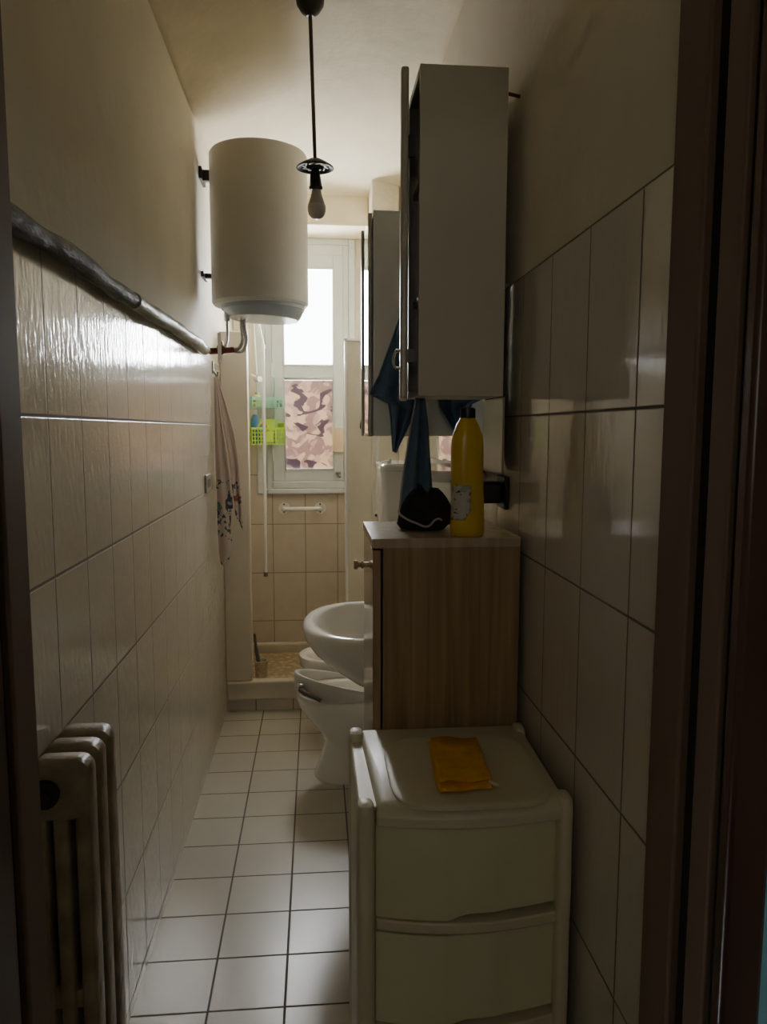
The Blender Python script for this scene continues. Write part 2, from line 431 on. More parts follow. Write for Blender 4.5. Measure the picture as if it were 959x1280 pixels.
# the hall
struct(box('wall_hall_right', .55, .65, -1.3, .739, 0, 2.7, m_panel))
struct(box('wall_hall_front', -1.1, .65, .726, .7395, 0, 3.1, m_hall)) if False else None
w = MB(); w.box(-1.1, JL - .055, .722, .74, 0, 2.7); w.box(JR + .047, .55, .722, .74, 0, 2.7); w.box(JL - .055, JR + .047, .722, .74, 2.16, 2.7)
struct(w.build('wall_hall', m_hall))
struct(box('wall_hall_left', -1.2, -1.1, -1.3, .74, 0, 2.7, m_panel))
struct(box('wall_hall_rear', -1.2, .65, -1.4, -1.3, 0, 2.7, m_panel))
struct(box('floor_hall', -1.2, .65, -1.4, .56, -.1, 0, m_hallf))
struct(box('ceiling_hall', -1.2, .65, -1.4, .74, 2.7, 2.8, m_paint))

# ---- window
wn = struct_empty('window_1', (-.06, YB, 1.1))
fy = 4.640
def frame4(mb, x0, x1, z0, z1, wl, wr, wb, wt, ya, yb):
    mb.box(x0, x0 + wl, ya, yb, z0, z1); mb.box(x1 - wr, x1, ya, yb, z0, z1)
    mb.box(x0 + wl, x1 - wr, ya, yb, z0, z0 + wb); mb.box(x0 + wl, x1 - wr, ya, yb, z1 - wt, z1)
a = MB(); frame4(a, -.36, .243, 1.118, 2.644, .055, .040, .03, .035, 4.655, 4.72); a.build('casing', m_frame, wn, bevel=.006)
a = MB(); frame4(a, -.305, .203, 1.148, 2.609, .042, .035, .052, .06, 4.665, 4.73); a.build('window_frame', m_frame, wn, bevel=.005)
a = MB()
sx0, sx1, sz0, sz1 = -.262, .170, 1.199, 2.550
frame4(a, sx0 - .012, sx1 + .012, sz0 - .012, sz1 + .012, .03, .03, .03, .03, 4.675, 4.70); a.box(sx0, -.193, fy + .01, 4.70, sz0, sz1); a.box(.110, sx1, fy + .01, 4.70, sz0, sz1)
a.box(-.193, .110, fy + .01, 4.70, sz0, 1.268); a.box(-.193, .110, fy + .01, 4.70, 1.815, 1.897); a.box(-.193, .110, fy + .01, 4.70, 2.468, sz1)
sash = a.build('sash', m_frame, wn, bevel=.005)
a = MB()
for z0, z1 in ((1.268, 1.815), (1.897, 2.468)):
    frame4(a, -.197, .114, z0 - .004, z1 + .004, .010, .010, .010, .010, fy + .004, fy + .018)
a.build('glazing_bead', m_frame, sash, bevel=.003)
box('upper_pane', -.192, .109, 4.675, 4.679, 1.895, 2.47, m_glass, wn)['label'] = 'clear pane open to white sky'
box('lower_pane', -.186, .106, 4.672, 4.676, 1.273, 1.809, m_camo, wn)['label'] = 'pane covered with camouflage film'
a = MB(); frame4(a, -.194, .111, 1.266, 1.817, .013, .009, .012, .012, 4.676, 4.679); a.build('lower_pane_edge', m_glass, wn)
for z in (1.32, 1.83): MB().tube([(-.264, fy + .012, z), (-.264, fy + .012, z + .075)], .006).build('hinge', m_white, sash)
a = MB(); a.box(.118, .150, fy - .006, fy + .014, 1.236, 1.252); a.tube([(.136, fy - .006, 1.24), (.136, fy - .02, 1.232), (.146, fy - .03, 1.222)], .007)
a.build('latch', m_grey, sash)
a = MB(); a.box(-.30, .20, 4.628, 4.672, 1.118, 1.150); a.box(-.27, .18, 4.642, 4.672, 1.15, 1.196)
a.build('window_sill', m_frame, wn, bevel=.008)

# outside there is only bright sky: the lit surroundings come from the world and a big soft lamp

# ------------------------------------------------------------------ shower corner
tr = thing('shower_tray', (0, 3.98, .06), 'white raised shower tray with speckled beige floor below the window', 'shower tray')
a = MB()
Y0, Y1, X0, X1 = 3.97, YB - .002, XL + .002, .30
a.box(X0, X1, Y0, Y0 + .055, .062, .165); a.box(X0, X1, Y1 - .05, Y1, .062, .185); a.box(X0, X0 + .05, Y0 + .055, Y1 - .05, .062, .165); a.box(X1 - .05, X1, Y0 + .055, Y1 - .05, .062, .165)
a.build('rim', mat('beige_tray_enamel', (.62, .57, .47), .3, var=.04), tr, bevel=.010, seg=3)
box('tray_floor', X0 + .05, X1 - .05, Y0 + .055, Y1 - .05, .065, .128, m_mosaic, tr)
struct(box('trim_3', XL + .001, XR - .001, 3.985, 4.12, 0, .061, m_skirt))

r = thing('grab_rail', (-.09, YB, 1.03), 'short white grab rail fixed to the tiles under the window', 'grab rail')
a = MB(); a.tube([(-.195, 4.60, 1.03), (.018, 4.60, 1.03)], .013, 14); a.build('bar', m_porc, r)
for x in (-.20, .022):
    a = MB(); a.tube([(x, 4.669, 1.03), (x, 4.655, 1.03)], .036, 20)
    a.tube([(x, 4.658, 1.03), (x, 4.62, 1.03), (x + (.012 if x < 0 else -.012), 4.60, 1.03)], .016, 14)
    fo = a.build('flange', m_porc, r)
    for dz in (.024, -.024): MB().tube([(x, 4.656, 1.03 + dz), (x, 4.652, 1.03 + dz)], .0055, 10).build('screw', m_iron, fo)

p = thing('shower_pole', (-.297, 4.40, .66), 'thin white upright shower pole in front of the green caddy', 'pole')
a = MB(); a.tube([(-.324, 4.45, 2.13), (-.316, 4.44, 2.07), (-.300, 4.42, 2.0), (-.296, 4.40, 1.9), (-.2975, 4.40, 1.2), (-.300, 4.40, .68)], .009, 12); a.build('tube', m_white, p)
a = MB(); a.tube([(-.300, 4.40, .68), (-.300, 4.40, .655)], .0125, 12); a.build('end_cap', m_bristle, p)
MB().tube([(-.3, 4.42, 2.0), (-.3, 4.671, 2.0)], .007, 10).build('wall_bracket', m_white, p)

t = thing('shower_tap', (-.345, 4.5, 1.80), 'chrome shower tap with white riser tube above the green caddy', 'tap')
a = MB(); a.tube([(-.352, 4.46, 2.12), (-.347, 4.46, 2.0), (-.340, 4.47, 1.83)], .006, 10); a.build('riser_tube', m_white, t)
a = MB(); a.tube([(-.342, 4.60, 1.81), (-.342, 4.47, 1.81)], .013, 12); a.tube([(-.366, 4.47, 1.825), (-.315, 4.455, 1.795)], .011, 12); a.build('valve_body', m_chrome, t)
a = MB(); a.tube([(-.345, 4.462, 1.80), (-.32, 4.435, 1.80)], .017, 14); a.build('handle', m_chrome, t)

# caddy: pale green upper shelf, lime lattice basket
cd = thing('shower_caddy', (-.30, 4.54, 1.40), 'green two tier plastic shower caddy holding bathing things', 'caddy')
CM = Matrix.Translation((-.300, 4.545, 0)) @ Matrix.Rotation(math.radians(24), 4, 'Z')
def lattice(mb, hw, hd, z0, z1, nxh, nzh, flare=0):
    bt = .006
    for sy in (-1, 1):
        y = sy * hd
        for k in range(nzh + 1):
            z = z0 + (z1 - z0) * k / nzh; mb.box(-hw, hw, y - .0015, y + .0015, z - bt / 2, z + bt / 2)
        for k in range(nxh + 1):
            x = -hw + 2 * hw * k / nxh; mb.box(x - bt / 2, x + bt / 2, y - .0015, y + .0015, z0, z1)
    for sx in (-1, 1):
        x = sx * hw
        for k in range(nzh + 1):
            z = z0 + (z1 - z0) * k / nzh; mb.box(x - .0015, x + .0015, -hd, hd, z - bt / 2, z + bt / 2)
        for k in range(5):
            y = -hd + 2 * hd * k / 4; mb.box(x - .0015, x + .0015, y - bt / 2, y + bt / 2, z0, z1)
    mb.box(-hw, hw, -hd, hd, z0 - .002, z0 + .002)
a = MB(); lattice(a, .100, .050, 1.425, 1.515, 11, 4); a.box(-.104, .104, -.054, -.048, 1.512, 1.524); a.box(-.104, .104, .050, .056, 1.500, 1.575); a.box(-.104, -.098, -.05, .05, 1.512, 1.524); a.box(.098, .104, -.05, .05, 1.512, 1.55)
a.box(-.02, .03, -.0535, -.049, 1.44, 1.50)
a.xf(CM).build('basket', m_lime, cd)
a = MB(); lattice(a, .092, .045, 1.640, 1.690, 8, 2); a.box(-.096, .096, -.049, -.044, 1.682, 1.700); a.box(-.096, .096, .044, .049, 1.64, 1.70); a.box(.092, .096, -.045, .045, 1.64, 1.7); a.box(-.096, -.092, -.045, .045, 1.64, 1.7)
a.xf(CM).build('upper_shelf', m_teal, cd)
for x in (-.085, .085): MB().box(x - .006, x + .006, .049, .056, 1.42, 1.82).xf(CM).build('back_strut', m_teal, cd)
# bathing things, each standing in the caddy
def bottle(name, x, y, z, r, h, m, mc, label, cat, group=None):
    q = CM @ Vector((x, y, z)); x, y, z = q
    b = thing(name, (x, y, z), label, cat, group)
    MB().loft([(x, y, r * .92, r * .92, z), (x, y, r, r, z + .006), (x, y, r, r, z + h * .72), (x, y, r * .8, r * .8, z + h * .80), (x, y, r * .4, r * .4, z + h * .86)], 20).build('body', m, b)
    MB().loft([(x, y, r * .5, r * .5, z + h * .86), (x, y, r * .5, r * .5, z + h)], 16).build('cap', mc, b)
    return b
bottle('shampoo_bottle', -.055, .018, 1.4275, .026, .20, m_blue, m_white, 'blue shampoo bottle standing in the lime basket', 'bottle')
bottle('soap_bottle', -.052, -.008, 1.6425, .022, .085, m_syell, m_teal, 'small yellow soap bottle on the upper caddy shelf', 'bottle')
q = CM @ Vector((-.020, -.012, 1.4275))
sp = thing('bath_sponge', q, 'round teal bath sponge with a yellow rim in the lime basket', 'sponge')
a = MB(); R_ = []
for k in range(9):
    t = -PI / 2 + PI * k / 8
    R_.append((q.x, q.y, max(.004, .034 * math.cos(t)), max(.003, .014 * math.cos(t)), q.z + .060 + .058 * math.sin(t)))
a.loft(R_, 24); a.build('foam', m_sponge, sp)
a = MB(); a.tube([(q.x + .036 * math.cos(t), q.y - .004, q.z + .060 + .060 * math.sin(t)) for t in [PI * k / 10 for k in range(11)]], .006, 8); a.build('rim', m_syell, sp)

# beige card on the window stile
tag(box('card_pocket', .100, .168, 4.618, 4.646, 1.375, 1.52, m_card, bevel=.003), 'small beige card pocket hung on the right window stile', 'card pocket')

# hook on the right shower partition
h = MB(); h.tube([(.252, 4.139, 1.575), (.252, 4.12, 1.575), (.246, 4.105, 1.56), (.240, 4.10, 1.53), (.246, 4.10, 1.515), (.262, 4.11, 1.512)], .004, 8)
tag(h.build('wire_hook', m_iron), 'thin wire hook on the right shower partition', 'hook')

# toilet brush
b = thing('toilet_brush', (-.315, 4.12, .166), 'beige toilet brush holder with dark handle on the shower tray', 'toilet brush')
x, y, z = -.318, 4.16, .1285
a = MB(); a.loft([(x, y, .033, .033, z), (x, y, .036, .036, z + .05), (x, y, .040, .040, z + .095), (x, y, .034, .034, z + .095), (x, y, .031, .031, z + .02)], 24); a.build('holder', m_brush, b)
a = MB(); a.loft([(x, y, .022, .022, z + .03), (x, y, .022, .022, z + .09)], 16); a.tube([(x - .012, y, z + .08), (x - .026, y, z + .17), (x - .034, y, z + .25)], [.011, .008, .005], 10); a.build('brush', m_bristle, b)
b.location = (x, y, z); 
for ch in (o for o in bpy.data.objects if o.parent == b):
    ch.location = Vector((-.315, 4.12, .166)) - Vector((x, y, z))

# ------------------------------------------------------------------ water heater
HX, HY, HR = -.24, 3.45, .2105
hb = thing('water_heater', (HX, HY, 1.98), 'large white cylindrical water heater hung high on the left wall', 'water heater')
a = MB(); a.loft([(HX, HY, HR - .03, HR - .03, 2.048), (HX, HY, HR - .008, HR - .008, 2.052), (HX, HY, HR, HR, 2.062), (HX, HY, HR, HR, 2.683), (HX, HY, HR - .006, HR - .006, 2.692), (HX, HY, HR - .03, HR - .03, 2.70)], 72)
a.build('tank', m_heater, hb)
a = MB()
a.loft([(HX + .01, HY, .187, .187, 2.055), (HX + .012, HY, .183, .183, 2.035)], 56)
rings = []
for z, rr, dz in ((2.036, .178, 0), (2.005, .160, -.4), (1.995, .150, -.4)):
    rings.append([(HX + .014 + rr * math.cos(2 * PI * k / 56), HY + rr * math.sin(2 * PI * k / 56), z + dz * .10 * (rr * math.cos(2 * PI * k / 56))) for k in range(56)])
a.rings(rings)
a.build('bottom_cover', mat('heater_cover_plastic', (.34, .38, .42), .22, var=.02), hb)
for z, s in ((2.61, .05), (2.185, .022)):
    a = MB(); a.box(XL - .004, XL + .008, HY - .02, HY + .11, z - s * .5, z + s * .5); a.box(XL + .006, XL + .075, HY + .02, HY + .045, z - s * .45, z + s * .45)
    a.build('wall_bracket', m_iron, hb)
for x, y in ((-.320, 3.40), (-.385, 3.43)): MB().tube([(x, y, 2.045), (x, y, 1.985)], .014, 14).build('inlet', m_chrome, hb)

v = thing('shutoff_valve', (-.41, 3.42, 1.86), 'red-brown shut-off valve with white lever below the water heater', 'valve')
a = MB(); a.tube([(-.462, 3.41, 1.850), (-.36, 3.44, 1.862)], .013, 12); a.tube([(-.414, 3.415, 1.835), (-.414, 3.415, 1.895)], .011, 10); a.tube([(-.425, 3.41, 1.858), (-.402, 3.42, 1.860)], .020, 8)
a.build('body', m_copper, v)
MB().tube([(XL - .001, 3.412, 1.855), (-.43, 3.412, 1.858)], .009, 10).build('wall_bracket', m_iron, v)
a = MB(); a.box(-.424, -.408, 3.392, 3.398, 1.80, 1.93); a.build('lever', m_porc, v, bevel=.003)
for pts, rr in (([(-.36, 3.44, 1.862), (-.335, 3.44, 1.872), (-.318, 3.42, 1.905), (-.320, 3.40, 1.955), (-.320, 3.40, 1.99)], .008),
                ([(-.36, 3.45, 1.855), (-.32, 3.44, 1.858), (-.302, 3.42, 1.90), (-.306, 3.40, 1.955), (-.310, 3.40, 1.99)], .007),
                ([(-.395, 3.43, 1.872), (-.386, 3.43, 1.91), (-.385, 3.43, 1.96), (-.385, 3.43, 1.99)], .006)):
    MB().tube(pts, rr, 10).build('hose', m_hose, v)

# insulated pipe lying along the top of the left tiles
pp = thing('insulated_pipe', (-.463, 2.2, 1.84), 'grey wrapped water pipe running along the top of the left tiles', 'pipe')
def wob(y0, y1, n, r):
    pts = []; rad = []
    for i in range(n + 1):
        y = y0 + (y1 - y0) * i / n
        pts.append((XL + r + .004 + .0015 * math.sin(9 * y), y, 1.833 + .009 * (y - 1.2) + .003 * math.sin(5.3 * y) + .002 * math.sin(13 * y)))
        rad.append(r * (1 + .07 * math.sin(17 * y) + .05 * math.sin(31 * y)))
    return pts, rad
a = MB(); p_, r_ = wob(.93, 2.05, 30, .020); a.tube(p_, r_, 16, smooth=False); a.build('dark_wrapping', m_foil, pp)['label'] = 'dark grey foil wrapping'
a = MB(); p_, r_ = wob(2.03, 3.30, 30, .0215); a.tube(p_, r_, 16, smooth=False); a.build('pale_wrapping', m_foil2, pp)['label'] = 'pale grey wrapping'
a = MB(); a.tube([(XL + .0255, 3.29, 1.852), (-.462, 3.41, 1.850)], .010, 12); a.build('bare_pipe', m_copper, pp)

# socket plate
sk = thing('wall_socket', (XL, 3.43, 1.23), 'small grey socket plate on the left tiles beside the towel', 'socket')
box('plate', XL + .0005, XL + .010, 3.36, 3.495, 1.232, 1.312, m_grey, sk, bevel=.003)
for y in (3.40, 3.455): box('insert', XL + .009, XL + .0112, y - .012, y + .012, 1.255, 1.29, m_iron, sk)

# ------------------------------------------------------------------ hanging cloths
def cloth_rows(rows, y0, amp, freq, ph, n=22, sub=10):
    """rows: (x left, z left, x right, z right) from top to bottom; folds run downwards"""
    out = []
    R = []
    for a_, b_ in zip(rows, rows[1:]):
        for k in range(sub):
            t = k / sub; R.append([a_[i] + (b_[i] - a_[i]) * t for i in range(4)])
    R.append(list(rows[-1]))
    for j, (xl, zl, xr, zr) in enumerate(R):
        f = min(1, .25 + j / len(R) * 1.2)
        out.append([(xl + (xr - xl) * i / n, y0 + f * amp * math.sin(ph + freq * i / n * 2 * PI + .6 * j / len(R)) , zl + (zr - zl) * i / n + .002 * math.sin(i * 1.7)) for i in range(n + 1)])
    return out

ft = thing('floral_towel', (-.44, 3.70, .85), 'pale towel with a blue flower border hanging at the left wall', 'towel')
A = [(-.480, 1.757, -.470, 1.757), (-.484, 1.575, -.451, 1.575), (-.484, 1.345, -.422, 1.345), (-.482, 1.19, -.406, 1.19), (-.479, 1.081, -.403, 1.135)]
B = [(-.484, 1.13, -.413, 1.14), (-.482, .992, -.421, 1.023), (-.480, .912, -.409, .927), (-.472, .862, -.430, .880), (-.466, .848, -.452, .858)]
Cc = [(-.480, 1.766, -.469, 1.762), (-.468, 1.633, -.430, 1.633), (-.448, 1.499, -.394, 1.499), (-.420, 1.344, -.374, 1.344), (-.408, 1.188, -.370, 1.227), (-.401, 1.149, -.363, 1.109), (-.398, 1.101, -.361, 1.018)]
a = MB(); a.sheet(cloth_rows(A, 3.690, .009, 1.6, .4)); a.build('front_fold', m_floral, ft, solid=.004, smooth=80)
a = MB(); a.sheet(cloth_rows(B, 3.708, .008, 1.0, 1.2)); a.build('hanging_corner', m_floral, ft, solid=.004, smooth=80)
a = MB(); a.sheet(cloth_rows(Cc, 3.728, .010, 1.4, 2.2)); a.build('back_fold', m_floral, ft, solid=.004, smooth=80)
hk = MB(); hk.box(XL, XL + .006, 3.685, 3.715, 1.775, 1.835); hk.tube([(XL + .004, 3.70, 1.79), (XL + .022, 3.70, 1.765), (XL + .026, 3.70, 1.785)], .005, 8)
tag(hk.build('towel_hook', m_grey, bevel=.002), 'grey wall hook above the flowered towel', 'hook')

# ------------------------------------------------------------------ pendant lamp
PX, PY, PZ = .004, 2.60, 2.885
pl = thing('pendant_lamp', (PX, PY, 2.2), 'bare bulb pendant lamp hanging from the vaulted ceiling on a thin rod', 'lamp')
a = MB(); a.loft([(PX - .012, PY, .012, .012, 2.835), (PX - .012, PY, .030, .030, 2.848), (PX - .012, PY, .044, .044, 2.870), (PX - .012, PY, .046, .046, 2.888)], 28); a.build('ceiling_rose', m_iron, pl)
a = MB(); a.tube([(PX - .012, PY, 2.84), (PX, PY, 2.385)], .0065, 10); a.build('rod', mat('brown_rod', (.10, .07, .05), .4), pl)
# slotted disc
a = MB(); n = 48; R1 = []
ds = [(.008, .026), (.020, .022), (.045, .008), (.060, -.002), (.062, -.006), (.058, -.007), (.040, .000), (.012, .012)]
R_ = [(PX, PY, r, r, 2.372 + z) for r, z in ds]
a.loft(R_, n); a.build('disc', m_iron, pl)
for k in range(10):
    a = MB(); t = 2 * PI * k / 10
    M_ = Matrix.Translation((PX, PY, 2.372 + .0035)) @ Matrix.Rotation(t, 4, 'Z') @ Matrix.Translation((.036, 0, 0)) @ Matrix.Rotation(math.radians(60), 4, 'Z')
    a.box(-.012, .012, -.0022, .0022, -.0065, -.003, M=M_); a.build('slot', m_white, pl)
a = MB(); a.loft([(PX, PY, .011, .011, 2.365), (PX, PY, .016, .016, 2.352), (PX + .001, PY, .0185, .0185, 2.33), (PX + .002, PY, .020, .020, 2.31), (PX + .002, PY, .023, .023, 2.306), (PX + .002, PY, .021, .021, 2.297)], 24); a.build('socket', m_iron, pl)
bx = PX + .004
a = MB(); a.loft([(bx, PY, .013, .013, 2.300), (bx, PY, .0155, .0155, 2.296), (bx, PY, .019, .019, 2.278), (bx, PY, .0255, .0255, 2.258), (bx, PY, .0275, .0275, 2.250)], 28)
bl = a.build('bulb', m_bulb, pl)
a = MB(); a.loft([(bx, PY, .0285, .0285, 2.251), (bx, PY, .0302, .0302, 2.243), (bx, PY, .0298, .0298, 2.232), (bx, PY, .0262, .0262, 2.219), (bx, PY, .018, .018, 2.2095), (bx, PY, .008, .008, 2.2055), (bx, PY, .001, .001, 2.205)], 28); a.build('globe', m_globe, bl)

# ------------------------------------------------------------------ wall cabinets over the sink
# near tall cabinet
nc = thing('wall_cabinet', (.32, 1.8, 1.585), 'tall narrow grey-white wall cabinet nearest the doorway with its door ajar', 'cabinet')
nx0, nx1, ny0, ny1, nz0, nz1 = .224, .414, 1.66, 1.862, 1.585, 2.275
box('near_side', nx0, nx1, ny0, ny0 + .016, nz0, nz1, m_lam, nc, bevel=.001)
a = MB(); a.box(nx0, nx1, ny1 - .016, ny1, nz0, nz1); a.box(nx0, nx1, ny0 + .016, ny1 - .016, nz0, nz0 + .016); a.box(nx0, nx1, ny0 + .016, ny1 - .016, nz1 - .016, nz1); a.box(nx1 - .008, nx1, ny0 + .016, ny1 - .016, nz0 + .016, nz1 - .016)
a.build('carcass', m_lam, nc, bevel=.001)
for z in (1.80, 2.05): box('shelf', nx0 + .01, nx1 - .008, ny0 + .016, ny1 - .016, z, z + .014, m_lam, nc)
DM = Matrix.Translation((.2225, ny1, 0)) @ Matrix.Rotation(math.radians(-6.2), 4, 'Z')
a = MB()
dl = ny1 - ny0 + .002
prof = [(0, -dl + .004), (-.004, -dl), (-.014, -dl), (-.0165, -dl + .006), (-.0175, -dl + .02), (-.0175, -.02), (-.016, -.002), (0, 0)]
a.prism(prof, nz0 - .004, nz1 - .006); a.xf(DM)
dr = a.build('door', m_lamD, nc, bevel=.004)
for z, h_ in ((2.11, .022), (1.672, .014)): MB().box(-.002, .014, -dl + .004, -dl + .016, z - h_, z + h_).xf(DM).build('catch', m_black, dr)
a = MB(); a.tube([(-.0175, -dl + .03, 1.685), (-.026, -dl + .03, 1.685)], .004, 8); a.tube([(-.0175, -dl + .03, 1.646), (-.026, -dl + .03, 1.646)], .004, 8)
a.tube([(-.024, -dl + .03, 1.686), (-.029, -dl + .03, 1.676), (-.0315, -dl + .03, 1.662), (-.028, -dl + .03, 1.650), (-.022, -dl + .03, 1.645)], .0028, 8)
a.xf(DM); a.build('handle', m_chrome, dr)
MB().tube([(.414, ny0 + .05, 2.245), (.452, ny0 + .05, 2.238)], .004, 8).build('wall_fixing', m_copper, nc)

# far cabinet with mirrored door
fc = thing('mirror_cabinet', (.31, 2.95, 1.488), 'grey-white mirror cabinet farther along the right wall beyond the blue towel', 'cabinet')
fx0, fx1, fy0, fy1, fz0, fz1 = .210, .442, 2.78, 3.10, 1.488, 2.29
a = MB(); a.box(fx0, fx1, fy0, fy0 + .016, fz0, fz1); a.box(fx0, fx1, fy1 - .016, fy1, fz0, fz1); a.box(fx0, fx1, fy0 + .016, fy1 - .016, fz0, fz0 + .016); a.box(fx0, fx1, fy0 + .016, fy1 - .016, fz1 - .016, fz1); a.box(fx1 - .008, fx1, fy0 + .016, fy1 - .016, fz0, fz1)
a.build('carcass', mat('grey_blue_laminate', (.82, .84, .82), .35, var=.03, scale=2), fc, bevel=.001)
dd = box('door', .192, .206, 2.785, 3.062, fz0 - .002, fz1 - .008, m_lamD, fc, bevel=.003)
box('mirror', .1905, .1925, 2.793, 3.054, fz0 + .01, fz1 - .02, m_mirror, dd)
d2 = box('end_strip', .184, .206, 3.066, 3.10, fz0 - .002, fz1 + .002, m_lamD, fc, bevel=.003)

# mirror panel between the cabinets
mp_ = thing('wall_mirror', (.43, 2.2, 1.412), 'frameless wall mirror on the right wall between the two cabinets', 'mirror')
box('glass', .4155, .4195, 1.864, 2.775, 1.411, 1.583, m_mirror, mp_)
box('side_panel', .4150, .4195, 1.664, 1.862, 1.411, 1.583, mat('dim_beige_panel', (.30, .27, .21), .3, var=.05), mp_)
box('upper_glass', .4155, .4195, 1.866, 2.775, 1.583, 2.27, m_mirror, mp_)
box('backing', .4196, .4485, 1.90, 2.77, 1.43, 2.25, m_dark, mp_)

# porcelain shelf under the mirror
sh = MB()
poly = []
xs0, xs1, ya, yb = .300, .447, 1.96, 2.46
for t in range(9):
    an = PI + PI / 2 * t / 8; poly.append((xs0 + .05 + .05 * math.cos(an), ya + .05 + .05 * math.sin(an)))
poly += [(xs1, ya), (xs1, yb)]
for t in range(9):
    an = PI / 2 + PI / 2 * t / 8; poly.append((xs0 + .05 + .05 * math.cos(an), yb - .05 + .05 * math.sin(an)))
sh.prism(poly, 1.372, 1.402)
tag(sh.build('soap_shelf', m_porc, bevel=.010, seg=3), 'white porcelain shelf below the wall mirror behind the yellow bottle', 'shelf')

# navy towels
ut = thing('hand_towel', (.30, 2.73, 1.43), 'navy blue towel draped in points on the far mirror cabinet', 'towel')
U = [(.310, 1.935, .336, 1.935), (.277, 1.843, .358, 1.844), (.226, 1.702, .372, 1.703), (.193, 1.639, .378, 1.618), (.225, 1.624, .372, 1.589), (.262, 1.606, .366, 1.575), (.270, 1.56, .340, 1.532), (.279, 1.434, .290, 1.428)]
a = MB(); a.sheet(cloth_rows(U, 2.735, .014, 2.2, .3, 28)); a.build('cloth', m_navy, ut, solid=.005, smooth=80)
a = MB(); a.tube([(.322, 2.779, 1.945), (.322, 2.75, 1.945), (.322, 2.735, 1.93)], .005, 8); a.build('hanging_loop', m_navy, ut)
lt = thing('long_towel', (.24, 1.80, 1.285), 'dark navy towel with a pale hem hanging behind the black pouch', 'towel')
L = [(.238, 1.584, .257, 1.584), (.228, 1.524, .265, 1.524), (.217, 1.448, .270, 1.448), (.208, 1.39, .274, 1.39), (.199, 1.2875, .281, 1.2875)]
a = MB(); a.sheet(cloth_rows(L, 1.80, .010, 1.7, .9, 24)); a.build('cloth', m_navy, lt, solid=.006, smooth=80)
a = MB(); a.tube([(.2385, 1.802, 1.582), (.2265, 1.802, 1.524), (.2155, 1.803, 1.448), (.2065, 1.803, 1.39), (.1975, 1.803, 1.29)], .0022, 8); a.build('hem', m_piping, lt)

# ------------------------------------------------------------------ wooden base cabinet
wc = thing('wood_cabinet', (.275, 1.71, 0), 'low wood-grain cabinet standing behind the plastic drawers', 'cabinet')
cx0, cx1, cy0, cy1, cz = .117, .434, 1.562, 1.862, 1.283
box('top_panel', cx0 - .002, cx1, cy0 - .002, cy1, cz - .021, cz, m_woodtop, wc, bevel=.0015)
a = MB(); a.box(cx0 + .0215, cx1, cy0, cy0 + .018, .0, cz - .021); a.box(cx0 + .0215, cx1, cy1 - .018, cy1, 0, cz - .021); a.box(cx0 + .0215, cx1, cy0 + .018, cy1 - .018, .06, .078); a.box(cx1 - .006, cx1, cy0 + .018, cy1 - .018, .078, cz - .021)
a.build('carcass', m_wood, wc, bevel=.0008)
dr = box('door', cx0, cx0 + .0175, cy0 + .001, cy1 - .002, .06, cz - .025, m_woodgloss, wc, bevel=.0015)
a = MB()
secs = [(.006, 0), (.006, .006), (.0095, .009), (.0095, .012), (.006, .015), (.006, .019), (.011, .0225), (.0115, .029), (.009, .031)]
a.rings([[(cx0 - d_, 1.752 + r * math.cos(2 * PI * k / 20), 1.194 + r * math.sin(2 * PI * k / 20)) for k in range(20)] for r, d_ in secs])
a.build('knob', m_brass, dr)

# bottle
BX, BY, BZ = .325, 1.600, cz + .0005
bt = thing('detergent_bottle', (BX, BY, BZ), 'yellow detergent bottle with black cap on the wood cabinet', 'bottle')
a = MB()
pr_ = [(.033, .026, 0), (.0362, .0285, .004), (.0368, .029, .02), (.0352, .028, .08), (.0345, .0275, .13), (.0352, .028, .185), (.034, .027, .205), (.0305, .025, .222), (.0245, .021, .237), (.0185, .0175, .247), (.0165, .016, .252)]
a.loft([(BX - .002 * (z > .1), BY, rx, ry, BZ + z) for rx, ry, z in pr_], 40, e=2.3)
a.build('body', m_yellow, bt)
MB().loft([(BX - .002, BY, .0165, .0165, BZ + .2515), (BX - .002, BY, .0168, .0168, BZ + .255), (BX - .002, BY, .0162, .0162, BZ + .272), (BX - .002, BY, .012, .012, BZ + .2745)], 28).build('cap', m_black, bt)
def lab_pt(t, z, off=.0007):
    # point on the bottle wall at angle t, height z
    for (r1, s1, z1), (r2, s2, z2) in zip(pr_, pr_[1:]):
        if z1 <= z <= z2:
            k = (z - z1) / (z2 - z1); rx = r1 + (r2 - r1) * k + off; ry = s1 + (s2 - s1) * k + off; break
    c_, s_ = math.cos(t), math.sin(t)
    return (BX + rx * math.copysign(abs(c_) ** (2 / 2.3), c_), BY + ry * math.copysign(abs(s_) ** (2 / 2.3), s_), BZ + z)
rows = []
for j in range(13):
    z = .035 + .075 * j / 12
    t0, t1 = math.radians(188), math.radians(272)
    if j < 3: t1 -= math.radians((3 - j) * 6)
    rows.append([lab_pt(t0 + (t1 - t0) * i / 14, z) for i in range(15)])
a = MB(); a.sheet(rows); a.build('label', m_label, bt, solid=.0006, smooth=60)

